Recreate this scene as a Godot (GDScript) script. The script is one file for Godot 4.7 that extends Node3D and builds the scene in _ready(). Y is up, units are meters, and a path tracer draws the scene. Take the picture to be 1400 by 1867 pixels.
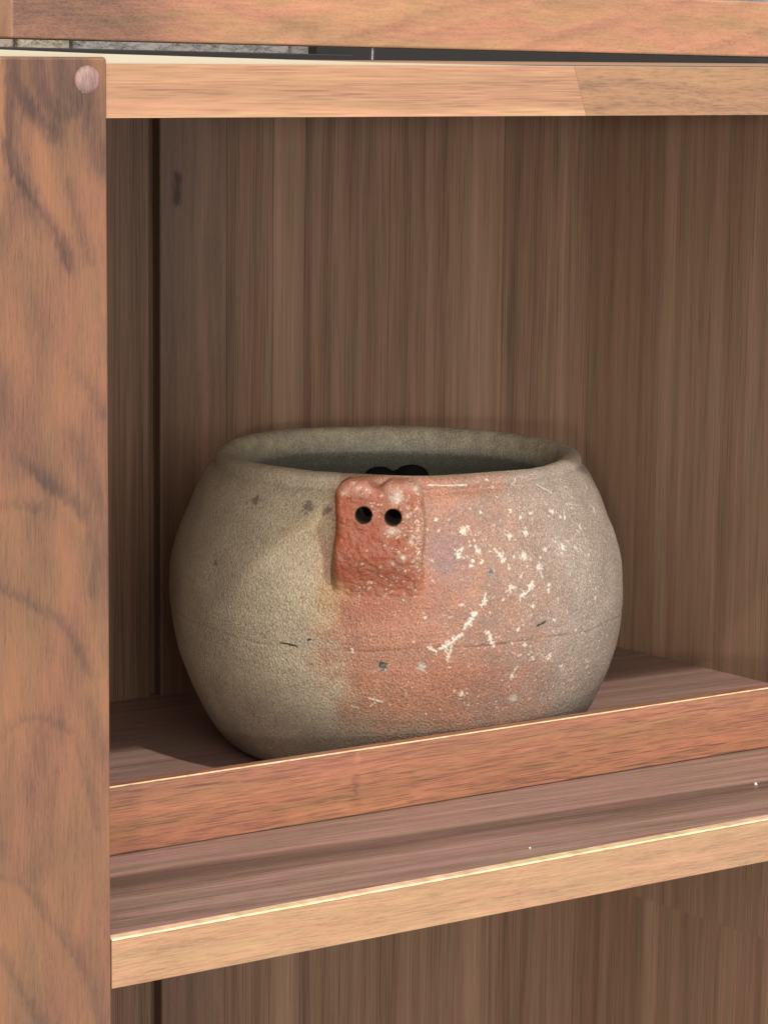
extends Node3D
# A fired-clay pot on a walnut shelf. Metres, y up; x runs along the cabinet front, z points out of it.

const DEG := PI / 180.0
const POT_AT := Vector3(0.23476, 0.0, -0.183)
const FRONT_AZ := -33.2      # azimuth of the pot side that carries psi = 0
var marks_blob := []
var marks_line := []
var marks_grey := []
var marks_dark := []
var marks_crack := []

# ---------------------------------------------------------------- helpers
func tag(o: Node, label: String, category: String, group := "") -> void:
	o.set_meta("label", label)
	o.set_meta("category", category)
	if group != "":
		o.set_meta("group", group)

func thing(called: String, at := Vector3.ZERO) -> Node3D:
	var o := Node3D.new()
	o.name = called
	o.position = at
	add_child(o, true)
	return o

func put(called: String, mesh: Mesh, m: Material, parent: Node, at := Vector3.ZERO) -> MeshInstance3D:
	var o := MeshInstance3D.new()
	o.name = called
	o.mesh = mesh
	o.material_override = m
	o.position = at
	o.cast_shadow = GeometryInstance3D.SHADOW_CASTING_SETTING_ON
	parent.add_child(o, true)
	return o

func noise(sd: int, freq := 1.0, oct := 1) -> FastNoiseLite:
	var n := FastNoiseLite.new()
	n.seed = sd
	n.noise_type = FastNoiseLite.TYPE_SIMPLEX_SMOOTH
	n.frequency = freq
	if oct > 1:
		n.fractal_type = FastNoiseLite.FRACTAL_FBM
		n.fractal_octaves = oct
	else:
		n.fractal_type = FastNoiseLite.FRACTAL_NONE
	return n

func tri(st: SurfaceTool, p: Array, n: Array, uv: Array, col: Array, i: int, j: int, k: int) -> void:
	var a: Vector3 = p[i]
	var b: Vector3 = p[j]
	var c: Vector3 = p[k]
	var out: Vector3 = n[i] + n[j] + n[k]
	var order := [i, j, k]
	if (b - a).cross(c - a).dot(out) > 0.0:
		order = [i, k, j]
	for q in order:
		st.set_normal(n[q])
		if uv.size():
			st.set_uv(uv[q])
		if col.size():
			st.set_color(col[q])
		st.add_vertex(p[q])

# A board with rounded arrises. grain: axis that u follows; tex: size in metres that the texture covers (along, across).
func board(size: Vector3, bevel: float, grain: int, tex: Vector2, off := Vector2.ZERO, segs := 2, skew_lo := 0.0, skew_hi := 0.0) -> ArrayMesh:
	var st := SurfaceTool.new()
	st.begin(Mesh.PRIMITIVE_TRIANGLES)
	var h := size * 0.5
	var steps := []
	for ax in 3:
		var s := []
		for k in segs + 1:
			s.append(-h[ax] + bevel * k / float(segs))
		for k in segs + 1:
			s.append(h[ax] - bevel + bevel * k / float(segs))
		steps.append(s)
	for ax in 3:
		var p := (ax + 1) % 3
		var q := (ax + 2) % 3
		for sgn in [-1.0, 1.0]:
			var P := []
			var N := []
			var U := []
			for a in steps[p]:
				for b in steps[q]:
					var c := Vector3.ZERO
					c[ax] = sgn * h[ax]
					c[p] = a
					c[q] = b
					var inner := c.clamp(-h + Vector3.ONE * bevel, h - Vector3.ONE * bevel)
					var dir := (c - inner).normalized()
					var pos := inner + dir * bevel
					P.append(pos + Vector3(pos.y * (skew_lo if pos.x < 0.0 else skew_hi), 0.0, 0.0))
					N.append(dir)
					var al: float
					var ac: float
					if ax == grain:
						al = pos[p]
						ac = pos[q]
					else:
						al = pos[grain]
						var o := 3 - ax - grain
						ac = pos[o] + (0.0 if ax == 2 or (grain == 2 and ax == 0) else h[ax] + h[o])
					U.append(Vector2(al / tex.x, ac / tex.y) + off)
			var m: int = steps[q].size()
			for i in steps[p].size() - 1:
				for j in m - 1:
					var v: int = i * m + j
					tri(st, P, N, U, [], v, v + 1, v + m)
					tri(st, P, N, U, [], v + 1, v + m + 1, v + m)
	return st.commit()

func lut(stops: Array) -> Array:
	var out := []
	for i in 256:
		var t := i / 255.0 * (stops.size() - 1)
		var k := mini(int(t), stops.size() - 2)
		out.append((stops[k] as Color).lerp(stops[k + 1], t - k))
	return out

# Walnut figure as an image: x along the grain, y across it; millimetres.
func wood(w: int, h: int, mmx: float, mmy: float, sd: int, o: Dictionary) -> ImageTexture:
	var ramp := lut(o.stops)
	var n_warp := noise(sd, 1.0, 2)
	var n_band := noise(sd + 1, 1.0, 2)
	var n_streak := noise(sd + 2, 1.0, 2)
	var n_pore := noise(sd + 3)
	var n_tint := noise(sd + 4)
	var n_fig := noise(sd + 5)
	var band: float = o.get("band", 12.0)
	var band_amp: float = o.get("band_amp", 0.22)
	var warp: float = o.get("warp", 3.0)
	var warp_len: float = o.get("warp_len", 120.0)
	var warp_w: float = o.get("warp_w", 40.0)
	var st_mm: float = o.get("streak", 1.2)
	var st_len: float = o.get("streak_len", 40.0)
	var st_amp: float = o.get("streak_amp", 0.12)
	var po_mm: float = o.get("pore", 0.35)
	var po_len: float = o.get("pore_len", 5.0)
	var po_amp: float = o.get("pore_amp", 0.25)
	var po_cut: float = o.get("pore_cut", 0.35)
	var fig_amp: float = o.get("fig_amp", 0.05)
	var fig_len: float = o.get("fig_len", 2.0)
	var fig_w: float = o.get("fig_w", fig_len * 0.3)
	var blot: float = o.get("blot", 0.0)
	var blot_len: float = o.get("blot_len", 40.0)
	var blot_w: float = o.get("blot_w", 14.0)
	var slant: float = o.get("slant", 0.0)
	var base: float = o.get("base", 0.5)
	var tint_amp: float = o.get("tint", 0.06)
	var stripes: Array = o.get("stripes", [])
	var field: PackedFloat32Array = o.get("field", PackedFloat32Array())
	var fw: int = int(mmx) + 2
	var data := PackedByteArray()
	data.resize(w * h * 3)
	var at := 0
	for j in h:
		var c0 := j * mmy / h
		for i in w:
			var a := i * mmx / w
			var c := c0 + a * slant + warp * n_warp.get_noise_2d(a / warp_len, c0 / warp_w)
			var cs := c0 + a * slant + 0.15 * (c - c0 - a * slant)
			var t := base + band_amp * n_band.get_noise_2d(c / band, a / (warp_len * 6.0))
			for s in stripes:
				var d: float = (c - s[0]) / s[1]
				if d > -2.5 and d < 2.5:
					t += s[2] * exp(-d * d * (d * d if s.size() > 3 else 1.0))
			t += st_amp * n_streak.get_noise_2d(cs / st_mm, a / st_len)
			if field.size():
				var fx := clampf(a + 1.2 * n_fig.get_noise_2d(a / 6.0, c0 / 2.0), 0.0, mmx)
				var fy := clampf(c0 + 0.8 * n_fig.get_noise_2d(a / 7.0, c0 / 2.0 + 31.0), 0.0, mmy)
				var ix := int(fx)
				var iy := int(fy)
				var k := iy * fw + ix
				t += lerpf(lerpf(field[k], field[k + 1], fx - ix), lerpf(field[k + fw], field[k + fw + 1], fx - ix), fy - iy)
			var po := n_pore.get_noise_2d(cs / po_mm, a / po_len)
			if po > po_cut:
				t -= po_amp * minf(1.0, (po - po_cut) * 4.0)
			t += fig_amp * n_fig.get_noise_2d(a / fig_len, cs / fig_w + 77.0)
			if blot > 0.0:
				t += blot * n_warp.get_noise_2d(a / blot_len + 9.0, c0 / blot_w)
			var col: Color = ramp[clampi(int(t * 255.0), 0, 255)]
			var tn := 1.0 + tint_amp * n_tint.get_noise_2d(c / (band * 0.7), a / 90.0)
			data[at] = clampi(int(col.r * tn * 255.0), 0, 255)
			data[at + 1] = clampi(int(col.g * 255.0), 0, 255)
			data[at + 2] = clampi(int(col.b * tn * 255.0), 0, 255)
			at += 3
	return ImageTexture.create_from_image(Image.create_from_data(w, h, false, Image.FORMAT_RGB8, data))

func wood_mat(t: Texture2D, rough := 0.45, relief := 0.012, spec := 0.5, coat := 0.0) -> StandardMaterial3D:
	var m := StandardMaterial3D.new()
	m.albedo_texture = t
	m.roughness = rough
	m.metallic_specular = spec
	if coat > 0.0:
		m.clearcoat_enabled = true
		m.clearcoat = coat
		m.clearcoat_roughness = 0.27
	if relief > 0.0:
		m.heightmap_enabled = true
		m.heightmap_texture = t
		m.heightmap_scale = relief
	return m

# Soft dark lines (x, y in mm) drawn into a coarse grid of tone offsets.
func line_field(mmx: int, mmy: int, lines: Array) -> PackedFloat32Array:
	var f := PackedFloat32Array()
	var fw := mmx + 2
	f.resize(fw * (mmy + 2))
	for L in lines:
		var pts: Array = L[0]
		var wd: float = L[1]
		var am: float = L[2]
		var soft: float = L[3]      # how far the tone fades on the side away from the arch
		var reach := maxf(wd, soft) * 3.0
		for k in pts.size() - 1:
			var a: Vector2 = pts[k]
			var b: Vector2 = pts[k + 1]
			for y in range(maxi(0, int(minf(a.y, b.y) - reach)), mini(mmy + 2, int(maxf(a.y, b.y) + reach) + 1)):
				for x in range(maxi(0, int(minf(a.x, b.x) - reach)), mini(fw, int(maxf(a.x, b.x) + reach) + 1)):
					var p := Vector2(x, y)
					var q := Geometry2D.get_closest_point_to_segment(p, a, b)
					var d := p.distance_to(q)
					var side := (b - a).cross(p - a)
					var v := am * (0.9 if a.x < 150.0 else 0.72) * exp(-pow(d / (soft if side > 0.0 else wd), 2.0))
					var i := y * fw + x
					f[i] = minf(f[i], v) if am < 0.0 else maxf(f[i], v)
	return f

# Surface nets over a box of cells: f(p) < 0 inside; col(p) gives a linear colour.
func nets(f: Callable, lo: Vector3, hi: Vector3, cell: float, col: Callable) -> ArrayMesh:
	var nx := int((hi.x - lo.x) / cell) + 2
	var ny := int((hi.y - lo.y) / cell) + 2
	var nz := int((hi.z - lo.z) / cell) + 2
	var v := PackedFloat32Array()
	v.resize(nx * ny * nz)
	var at := 0
	for z in nz:
		for y in ny:
			for x in nx:
				v[at] = f.call(lo + Vector3(x, y, z) * cell)
				at += 1
	var sx := 1
	var sy := nx
	var sz := nx * ny
	var corner := [0, sx, sy, sx + sy, sz, sx + sz, sy + sz, sx + sy + sz]
	var cpos := [Vector3(0, 0, 0), Vector3(1, 0, 0), Vector3(0, 1, 0), Vector3(1, 1, 0), Vector3(0, 0, 1), Vector3(1, 0, 1), Vector3(0, 1, 1), Vector3(1, 1, 1)]
	var edges := [[0, 1], [2, 3], [4, 5], [6, 7], [0, 2], [1, 3], [4, 6], [5, 7], [0, 4], [1, 5], [2, 6], [3, 7]]
	var id := {}
	var P := []
	var N := []
	var C := []
	for z in nz - 1:
		for y in ny - 1:
			for x in nx - 1:
				var b := x + y * sy + z * sz
				var mask := 0
				for k in 8:
					if v[b + corner[k]] < 0.0:
						mask |= 1 << k
				if mask == 0 or mask == 255:
					continue
				var sum := Vector3.ZERO
				var cnt := 0
				for e in edges:
					var va := v[b + corner[e[0]]]
					var vb := v[b + corner[e[1]]]
					if (va < 0.0) != (vb < 0.0):
						sum += (cpos[e[0]] as Vector3).lerp(cpos[e[1]], va / (va - vb))
						cnt += 1
				var p := lo + (Vector3(x, y, z) + sum / cnt) * cell
				id[b] = P.size()
				P.append(p)
				var e2 := cell * 0.7
				N.append(Vector3(f.call(p + Vector3(e2, 0, 0)) - f.call(p - Vector3(e2, 0, 0)), f.call(p + Vector3(0, e2, 0)) - f.call(p - Vector3(0, e2, 0)), f.call(p + Vector3(0, 0, e2)) - f.call(p - Vector3(0, 0, e2))).normalized())
				C.append(col.call(p))
	var st := SurfaceTool.new()
	st.begin(Mesh.PRIMITIVE_TRIANGLES)
	for z in range(1, nz - 1):
		for y in range(1, ny - 1):
			for x in range(1, nx - 1):
				var b := x + y * sy + z * sz
				var inside := v[b] < 0.0
				for ax in 3:
					var s: int = [sx, sy, sz][ax]
					if inside == (v[b + s] < 0.0):
						continue
					var s1: int = [sy, sz, sx][ax]
					var s2: int = [sz, sx, sy][ax]
					var q := [b, b - s1, b - s1 - s2, b - s2]
					if not (id.has(q[0]) and id.has(q[1]) and id.has(q[2]) and id.has(q[3])):
						continue
					tri(st, P, N, [], C, id[q[0]], id[q[1]], id[q[2]])
					tri(st, P, N, [], C, id[q[0]], id[q[2]], id[q[3]])
	return st.commit()

func smin(a: float, b: float, k: float) -> float:
	var h := clampf(0.5 + 0.5 * (b - a) / k, 0.0, 1.0)
	return lerpf(b, a, h) - k * h * (1.0 - h)

# ---------------------------------------------------------------- the scene
func _ready() -> void:
	var cam := Camera3D.new()
	cam.name = "camera"
	cam.position = Vector3(-0.41662, 0.30581, 0.81240)
	cam.basis = Basis.from_euler(Vector3(-9.68, -32.92, 0.68) * DEG)
	cam.fov = 21.1507
	cam.near = 0.05
	cam.far = 60.0
	add_child(cam)
	cam.current = true

	var env := Environment.new()
	env.background_mode = Environment.BG_COLOR
	env.background_color = Color(0.86, 0.86, 0.86)
	env.background_energy_multiplier = 1.75
	env.tonemap_mode = Environment.TONE_MAPPER_LINEAR
	env.tonemap_exposure = 1.10
	env.sdfgi_enabled = true
	env.ssao_enabled = true
	env.ssil_enabled = true
	var we := WorldEnvironment.new()
	we.name = "world"
	we.environment = env
	add_child(we)

	# gallery spot above and in front of the shelf
	spot("ceiling_spot", Vector3(0.30, 0.281 + 1.55 * tan(51.2 * DEG), 1.55), Vector3(0.2, 0.1, 0.0), 5.8, 0.035, Color(1.0, 0.98, 0.96), 24.0)
	# lower lamp left of the photographer
	spot("left_spot", Vector3(0.235 - 3.0 * sin(35.6 * DEG), 0.117 + 3.0 * tan(5.2 * DEG), -0.183 + 3.0 * cos(35.6 * DEG)), Vector3(0.235, 0.12, -0.183), 1.6, 0.05, Color(1.0, 0.98, 0.96), 14.0)
	# large fill light added on the camera side to brighten the cabinet interior
	var area := AreaLight3D.new()
	area.name = "added_fill"
	area.area_size = Vector2(2.6, 1.8)
	area.light_color = Color(1.0, 0.98, 0.96)
	area.light_energy = 5.4
	area.area_range = 14.0
	area.shadow_enabled = true
	add_child(area)
	area.look_at_from_position(Vector3(-1.5, 1.0, 2.6), Vector3(0.2, 0.1, -0.1))

	build_cabinet()
	build_upper()
	build_wall()
	build_pot()
	build_crumbs()

func spot(called: String, at: Vector3, to: Vector3, energy: float, size: float, color: Color, angle: float) -> void:
	var s := SpotLight3D.new()
	s.name = called
	add_child(s)
	s.look_at_from_position(at, to)
	s.light_energy = energy
	s.light_size = size
	s.light_color = color
	s.spot_angle = angle
	s.spot_angle_attenuation = 0.6
	s.spot_range = 12.0
	s.spot_attenuation = 2.0
	s.shadow_enabled = true

func build_crumbs() -> void:
	var m := StandardMaterial3D.new()
	m.albedo_color = Color(0.86, 0.83, 0.76)
	m.roughness = 0.9
	var rng := RandomNumberGenerator.new()
	rng.seed = 9
	var st := SurfaceTool.new()
	st.begin(Mesh.PRIMITIVE_TRIANGLES)
	var P := []
	var N := []
	for i in 9:
		for j in 12:
			var a := PI * i / 8.0
			var b := TAU * j / 12.0
			var d := Vector3(sin(a) * cos(b), cos(a), sin(a) * sin(b))
			var k := 0.00062 * (1.0 + 0.35 * sin(3.0 * b + 2.0 * a) * sin(a))
			P.append(d * k)
			N.append(d)
	for i in 8:
		for j in 12:
			var v := i * 12 + j
			var w := i * 12 + (j + 1) % 12
			tri(st, P, N, [], [], v, w, v + 12)
			tri(st, P, N, [], [], w, w + 12, v + 12)
	var mesh := st.commit()
	for c in [[0.3245, -0.0420, 1.0, "pale crumb on the shelf under the right end of the gallery rail"], [0.1880, -0.0150, 0.6, "tiny pale crumb on the shelf front, left of the middle"]]:
		var o := put("crumb", mesh, m, self, Vector3(c[0], 0.0004 * c[2], c[1]))
		o.scale = Vector3.ONE * c[2]
		tag(o, c[3], "crumb")

func v2(list: Array) -> Array:
	# post figure: picture columns and rows of the walnut face -> (mm down the grain, mm across)
	var out := []
	for k in range(0, list.size(), 2):
		out.append(Vector2((list[k + 1] - 104.0) * 0.1875 + 2.0, (list[k] - 200.0) * 0.203 + 61.0))
	return out

func build_cabinet() -> void:
	var cab := thing("walnut_cabinet")
	tag(cab, "walnut cabinet with open shelf, gallery rail, dowelled left post and veneered back", "cabinet")

	# ---- left post
	var L := []
	L.append([v2([34, 60, 40, 150, 60, 178, 78, 205, 98, 226, 107, 236]), 3.7, -0.39, 3.7])
	L.append([v2([70, 60, 78, 140, 95, 180, 112, 205, 122, 195]), 4.8, -0.34, 4.8])
	L.append([v2([110, 60, 118, 120, 132, 170, 148, 185]), 5.3, -0.31, 5.3])
	L.append([v2([150, 60, 160, 130, 172, 190, 184, 250, 192, 292]), 4.4, -0.34, 3.9])
	L.append([v2([26, 100, 24, 220, 22, 262, 34, 300, 58, 338, 80, 365, 100, 396, 118, 432, 127, 468]), 1.4, -0.34, 3.0])
	L.append([v2([48, 320, 70, 375, 95, 410]), 2.6, -0.16, 2.6])
	L.append([v2([132, 320, 148, 392, 164, 432, 168, 455]), 2.4, -0.17, 2.4])
	L.append([v2([180, 520, 183, 570, 186, 640]), 1.6, -0.12, 1.6])
	L.append([v2([0, 690, 30, 740, 50, 800]), 8.0, -0.15, 8.0])
	L.append([v2([150, 660, 172, 690, 190, 730]), 2.0, -0.14, 3.0])
	L.append([v2([40, 800, 72, 838, 100, 862, 130, 886, 150, 908, 164, 936, 172, 990, 166, 1050]), 1.2, -0.26, 4.6])
	L.append([v2([130, 760, 160, 830, 186, 900, 196, 980, 198, 1080]), 4.2, -0.17, 4.2])
	L.append([v2([0, 884, 30, 880, 66, 892]), 0.9, -0.14, 2.4])
	L.append([v2([0, 1026, 30, 1044, 60, 1064, 88, 1080, 112, 1102, 130, 1132, 150, 1172, 160, 1200]), 1.0, -0.24, 2.6])
	L.append([v2([160, 950, 168, 1060, 178, 1130, 196, 1190]), 1.0, -0.12, 1.6])
	L.append([v2([0, 1306, 18, 1282, 48, 1266, 80, 1276, 110, 1291, 134, 1312, 150, 1378, 165, 1430, 177, 1486]), 0.7, -0.17, 2.2])
	L.append([v2([160, 1250, 172, 1310, 186, 1350]), 2.8, -0.16, 2.8])
	L.append([v2([150, 1390, 166, 1430, 176, 1490]), 0.8, -0.20, 1.6])
	L.append([v2([0, 1556, 28, 1566, 54, 1600, 80, 1642, 110, 1692, 136, 1732, 160, 1792, 176, 1866]), 0.9, -0.20, 3.2])
	L.append([v2([0, 1500, 20, 1530, 50, 1560]), 5.0, -0.12, 5.0])
	L.append([v2([-6, 1690, 18, 1742, 42, 1794, 76, 1860, 100, 1900]), 1.5, -0.26, 2.6])
	L.append([v2([50, 1390, 56, 1410, 70, 1430]), 3.0, -0.10, 3.0])
	var f := line_field(372, 64, L)
	var light := line_field(372, 64, [[v2([8, 104, 14, 200, 6, 270, 0, 360]), 2.6, 0.26, 2.6], [v2([66, 225, 84, 290, 98, 350, 118, 400]), 3.2, 0.10, 3.2], [v2([60, 850, 70, 870]), 2.2, 0.16, 2.2], [v2([120, 880, 150, 930]), 3.0, 0.10, 2.6], [v2([178, 1120, 190, 1210, 200, 1300]), 2.4, 0.12, 2.4]])
	for i in f.size():
		f[i] += light[i]
	var warm := [Color(0.190, 0.117, 0.084), Color(0.310, 0.202, 0.145), Color(0.408, 0.271, 0.181), Color(0.482, 0.316, 0.203), Color(0.585, 0.397, 0.254)]
	var post_t := wood(1488, 260, 372.0, 64.0, 11, {"stops": warm, "base": 0.53, "band": 18.0, "band_amp": 0.06, "warp": 8.0, "warp_len": 55.0, "warp_w": 24.0, "streak": 0.8, "streak_len": 30.0, "streak_amp": 0.11, "pore": 0.40, "pore_len": 9.0, "pore_amp": 0.10, "pore_cut": 0.32, "fig_amp": 0.04, "fig_len": 6.0, "fig_w": 0.5, "blot": 0.15, "blot_len": 60.0, "blot_w": 20.0, "tint": 0.04, "field": f})
	# across runs with +x here: texture v 0 at x = -0.062
	var post_m := wood_mat(post_t, 0.5, 0.005, 0.4, 0.25)
	var post := put("post", board(Vector3(0.060, 0.640, 0.045), 0.0012, 1, Vector2(-0.372, 0.064), Vector2(0.0, 0.0)), post_m, cab, Vector3(-0.0306, -0.0194, -0.0221))
	shift_uv(post, Vector2(0.8656, 0.4906))
	var peg := put("dowel_peg", dome(0.0047, 0.0008), wood_mat(wood(160, 64, 40.0, 10.0, 23, {"stops": [Color(0.34, 0.25, 0.22), Color(0.49, 0.38, 0.34), Color(0.60, 0.50, 0.45)], "base": 0.5, "band": 3.0, "pore_amp": 0.3, "streak": 0.8}), 0.55, 0.02), post, Vector3(-0.0078 + 0.0306, 0.2933 + 0.0194, 0.0225))
	peg.rotation.x = PI / 2

	# ---- top rail, its lit upper edge as a pale strip and the cabinet's top
	var rail_pal := [Color(0.268, 0.169, 0.111), Color(0.420, 0.275, 0.178), Color(0.536, 0.382, 0.267), Color(0.607, 0.449, 0.322), Color(0.678, 0.533, 0.390)]
	var rail_t := wood(1880, 92, 470.0, 23.0, 31, {"stops": rail_pal, "base": 0.60, "band": 7.0, "band_amp": 0.16, "warp": 1.6, "warp_len": 80.0, "streak": 0.9, "streak_len": 30.0, "streak_amp": 0.14, "pore": 0.38, "pore_len": 44.0, "pore_amp": 0.17, "pore_cut": 0.25, "fig_amp": 0.02, "tint": 0.03, "stripes": [[18.5, 3.0, 0.16], [11.0, 2.6, -0.08], [3.0, 2.5, -0.05]]})
	var rail_m := wood_mat(rail_t, 0.45, 0.006, 0.5, 0.3)
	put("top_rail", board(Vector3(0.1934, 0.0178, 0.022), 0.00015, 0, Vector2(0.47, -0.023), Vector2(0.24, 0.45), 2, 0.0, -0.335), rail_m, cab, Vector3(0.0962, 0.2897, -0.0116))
	var shaded_rail_pal := [Color(0.233, 0.149, 0.095), Color(0.372, 0.256, 0.165), Color(0.484, 0.344, 0.225), Color(0.549, 0.400, 0.259), Color(0.614, 0.465, 0.312)]  # second, darker rail length: the edge of the light put into the wood tone
	var shaded_rail_t := wood(1120, 92, 280.0, 23.0, 37, {"stops": shaded_rail_pal, "base": 0.58, "band": 6.0, "band_amp": 0.16, "warp": 3.0, "warp_len": 60.0, "slant": -0.015, "streak": 1.0, "streak_len": 22.0, "streak_amp": 0.14, "pore": 0.34, "pore_len": 9.0, "pore_amp": 0.18, "pore_cut": 0.28, "fig_amp": 0.04, "fig_len": 2.0, "tint": 0.03})
	put("top_rail", board(Vector3(0.2762, 0.0178, 0.022), 0.00015, 0, Vector2(0.28, -0.023), Vector2(0.5, 0.45), 2, -0.335, 0.0), wood_mat(shaded_rail_t, 0.45, 0.006, 0.5, 0.3), cab, Vector3(0.3311, 0.2897, -0.0116))
	var pale := StandardMaterial3D.new()
	pale.albedo_color = Color(0.60, 0.56, 0.48)
	pale.roughness = 0.6
	put("light_pool_strip", wedge(), pale, cab)
	var plain_t := wood(700, 400, 470.0, 300.0, 41, {"stops": rail_pal, "base": 0.6, "band": 20.0, "streak": 2.0})
	var plain_m := wood_mat(plain_t, 0.5, 0.0)
	put("top_panel", board(Vector3(0.560, 0.012, 0.296), 0.0006, 0, Vector2(0.47, 0.3)), plain_m, cab, Vector3(0.218, 0.2925, -0.1716))

	# ---- shelf with solid front edging
	var floor_pal := [Color(0.252, 0.199, 0.169), Color(0.398, 0.315, 0.273), Color(0.529, 0.422, 0.376), Color(0.630, 0.509, 0.461), Color(0.737, 0.621, 0.564)]
	var floor_t := wood(760, 1280, 480.0, 320.0, 53, {"stops": floor_pal, "base": 0.48, "band": 9.0, "band_amp": 0.13, "warp": 3.0, "warp_len": 160.0, "warp_w": 60.0, "slant": 0.07, "streak": 1.3, "streak_len": 120.0, "streak_amp": 0.22, "pore": 0.5, "pore_len": 14.0, "pore_amp": 0.14, "fig_amp": 0.02, "tint": 0.07, "stripes": [[57.0, 6.5, -0.34, 4], [45.5, 5.5, -0.20, 4], [22.0, 9.0, -0.03], [9.0, 5.0, -0.08], [66.0, 1.6, 0.12], [84.0, 5.0, 0.05], [150.0, 10.0, 0.04], [215.0, 45.0, 0.10]]})  # first two stripes paint a shaded band; the broad last one lifts the dim rear
	var shelf := put("shelf", board(Vector3(0.478, 0.0178, 0.312), 0.0003, 0, Vector2(0.48, -0.32), Vector2(0.5, 1.0028)), wood_mat(floor_t, 0.36, 0.004), cab, Vector3(0.2386, -0.0090, -0.1600))
	var edge_pal := [Color(0.300, 0.194, 0.124), Color(0.442, 0.299, 0.185), Color(0.548, 0.396, 0.259), Color(0.618, 0.466, 0.316), Color(0.689, 0.545, 0.386)]
	var edge_t := wood(1900, 80, 480.0, 20.0, 61, {"stops": edge_pal, "base": 0.60, "band": 8.0, "band_amp": 0.14, "warp": 2.6, "warp_len": 70.0, "slant": -0.02, "streak": 0.8, "streak_len": 26.0, "streak_amp": 0.15, "pore": 0.36, "pore_len": 24.0, "pore_amp": 0.18, "pore_cut": 0.26, "fig_amp": 0.04, "fig_len": 2.0, "blot": 0.08, "tint": 0.03})
	put("front_edging", board(Vector3(0.478, 0.0172, 0.0040), 0.0004, 0, Vector2(0.48, -0.02), Vector2(0.5, 0.5)), wood_mat(edge_t, 0.42, 0.008, 0.5, 0.7), shelf, Vector3(0.0, -0.0003, 0.1580))
	var highlight_pal := [Color(0.62, 0.50, 0.38), Color(0.80, 0.68, 0.53), Color(0.88, 0.77, 0.62)]  # pale tones painting the highlight along the shelf and gallery arrises
	var highlight_t := wood(1400, 8, 480.0, 2.0, 67, {"stops": highlight_pal, "base": 0.6, "band": 3.0, "band_amp": 0.1, "streak": 0.6, "streak_len": 8.0, "streak_amp": 0.45, "pore_amp": 0.4, "pore_len": 9.0, "blot": 0.3, "blot_len": 18.0})
	var highlight_m := wood_mat(highlight_t, 0.4, 0.0, 0.5, 0.5)
	put("arris_highlight", board(Vector3(0.478, 0.0009, 0.0044), 0.0003, 0, Vector2(0.48, -0.002), Vector2(0.5, 0.5)), highlight_m, shelf, Vector3(0.0, 0.0088, 0.1580))

	# ---- low gallery rail that keeps things on the shelf
	var gal_pal := [Color(0.194, 0.119, 0.095), Color(0.349, 0.223, 0.171), Color(0.495, 0.318, 0.225), Color(0.597, 0.394, 0.271), Color(0.679, 0.475, 0.343)]
	var knot := line_field(480, 30, [[[Vector2(154, 9), Vector2(154, 16)], 1.4, -0.30, 1.4], [[Vector2(155, 2), Vector2(154, 28)], 1.8, -0.10, 3.0], [[Vector2(154.5, 22), Vector2(155, 27)], 1.1, 0.22, 1.1], [[Vector2(44, 1), Vector2(120, 4)], 3.0, -0.12, 3.0], [[Vector2(210, 4), Vector2(260, 3)], 1.6, -0.16, 1.6], [[Vector2(300, 2), Vector2(380, 1)], 2.0, -0.12, 2.0]])
	var gal_t := wood(1920, 120, 480.0, 30.0, 71, {"stops": gal_pal, "base": 0.66, "band": 9.0, "band_amp": 0.12, "warp": 2.2, "warp_len": 60.0, "streak": 1.1, "streak_len": 18.0, "streak_amp": 0.12, "pore": 0.50, "pore_len": 36.0, "pore_amp": 0.30, "pore_cut": 0.30, "fig_amp": 0.035, "fig_len": 2.5, "tint": 0.05, "field": knot})
	var gallery := put("gallery_rail", board(Vector3(0.470, 0.0274, 0.0046), 0.0007, 0, Vector2(0.48, 0.03), Vector2(0.49, 0.4567)), wood_mat(gal_t, 0.40, 0.012, 0.5, 0.6), cab, Vector3(0.2350, 0.0138, -0.0899))
	put("arris_highlight", board(Vector3(0.470, 0.0006, 0.0008), 0.0002, 0, Vector2(0.48, -0.002), Vector2(0.49, 0.5)), highlight_m, gallery, Vector3(0.0, 0.01335, 0.00215))

	# ---- back: solid rear stile, narrow boards and a panel laid up from veneer leaves
	var ven := [Color(0.239, 0.169, 0.124), Color(0.382, 0.289, 0.224), Color(0.487, 0.381, 0.301), Color(0.563, 0.454, 0.363), Color(0.640, 0.540, 0.439)]
	var leaf_o := {"stops": ven, "base": 0.46, "band": 11.0, "band_amp": 0.16, "warp": 1.0, "warp_len": 260.0, "warp_w": 60.0, "streak": 0.8, "streak_len": 200.0, "streak_amp": 0.13, "pore": 0.70, "pore_len": 80.0, "pore_amp": 0.15, "pore_cut": 0.18, "fig_amp": 0.02, "tint": 0.035, "stripes": [[96.0, 3.0, 0.06], [102.0, 9.0, 0.13], [111.4, 0.8, 0.10], [2.0, 4.0, -0.10], [14.0, 8.0, -0.04]]}
	var leaf_t := wood(700, 640, 640.0, 113.0, 83, leaf_o)
	leaf_o.base = 0.44
	leaf_o.stripes = [[38.0, 5.0, 0.10], [57.0, 9.0, 0.06], [80.0, 5.0, 0.08], [100.0, 6.0, -0.05]]
	var leaf2_t := wood(700, 640, 640.0, 113.0, 97, leaf_o)
	leaf_o.base = 0.61
	leaf_o.stripes = [[20.0, 6.0, 0.08], [44.0, 3.0, -0.08], [70.0, 9.0, 0.06], [92.0, 4.0, -0.06]]
	var leaf3_m := wood_mat(wood(700, 640, 640.0, 113.0, 109, leaf_o), 0.55, 0.008, 0.35)
	var leaf_m := wood_mat(leaf_t, 0.55, 0.008, 0.35)
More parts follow.
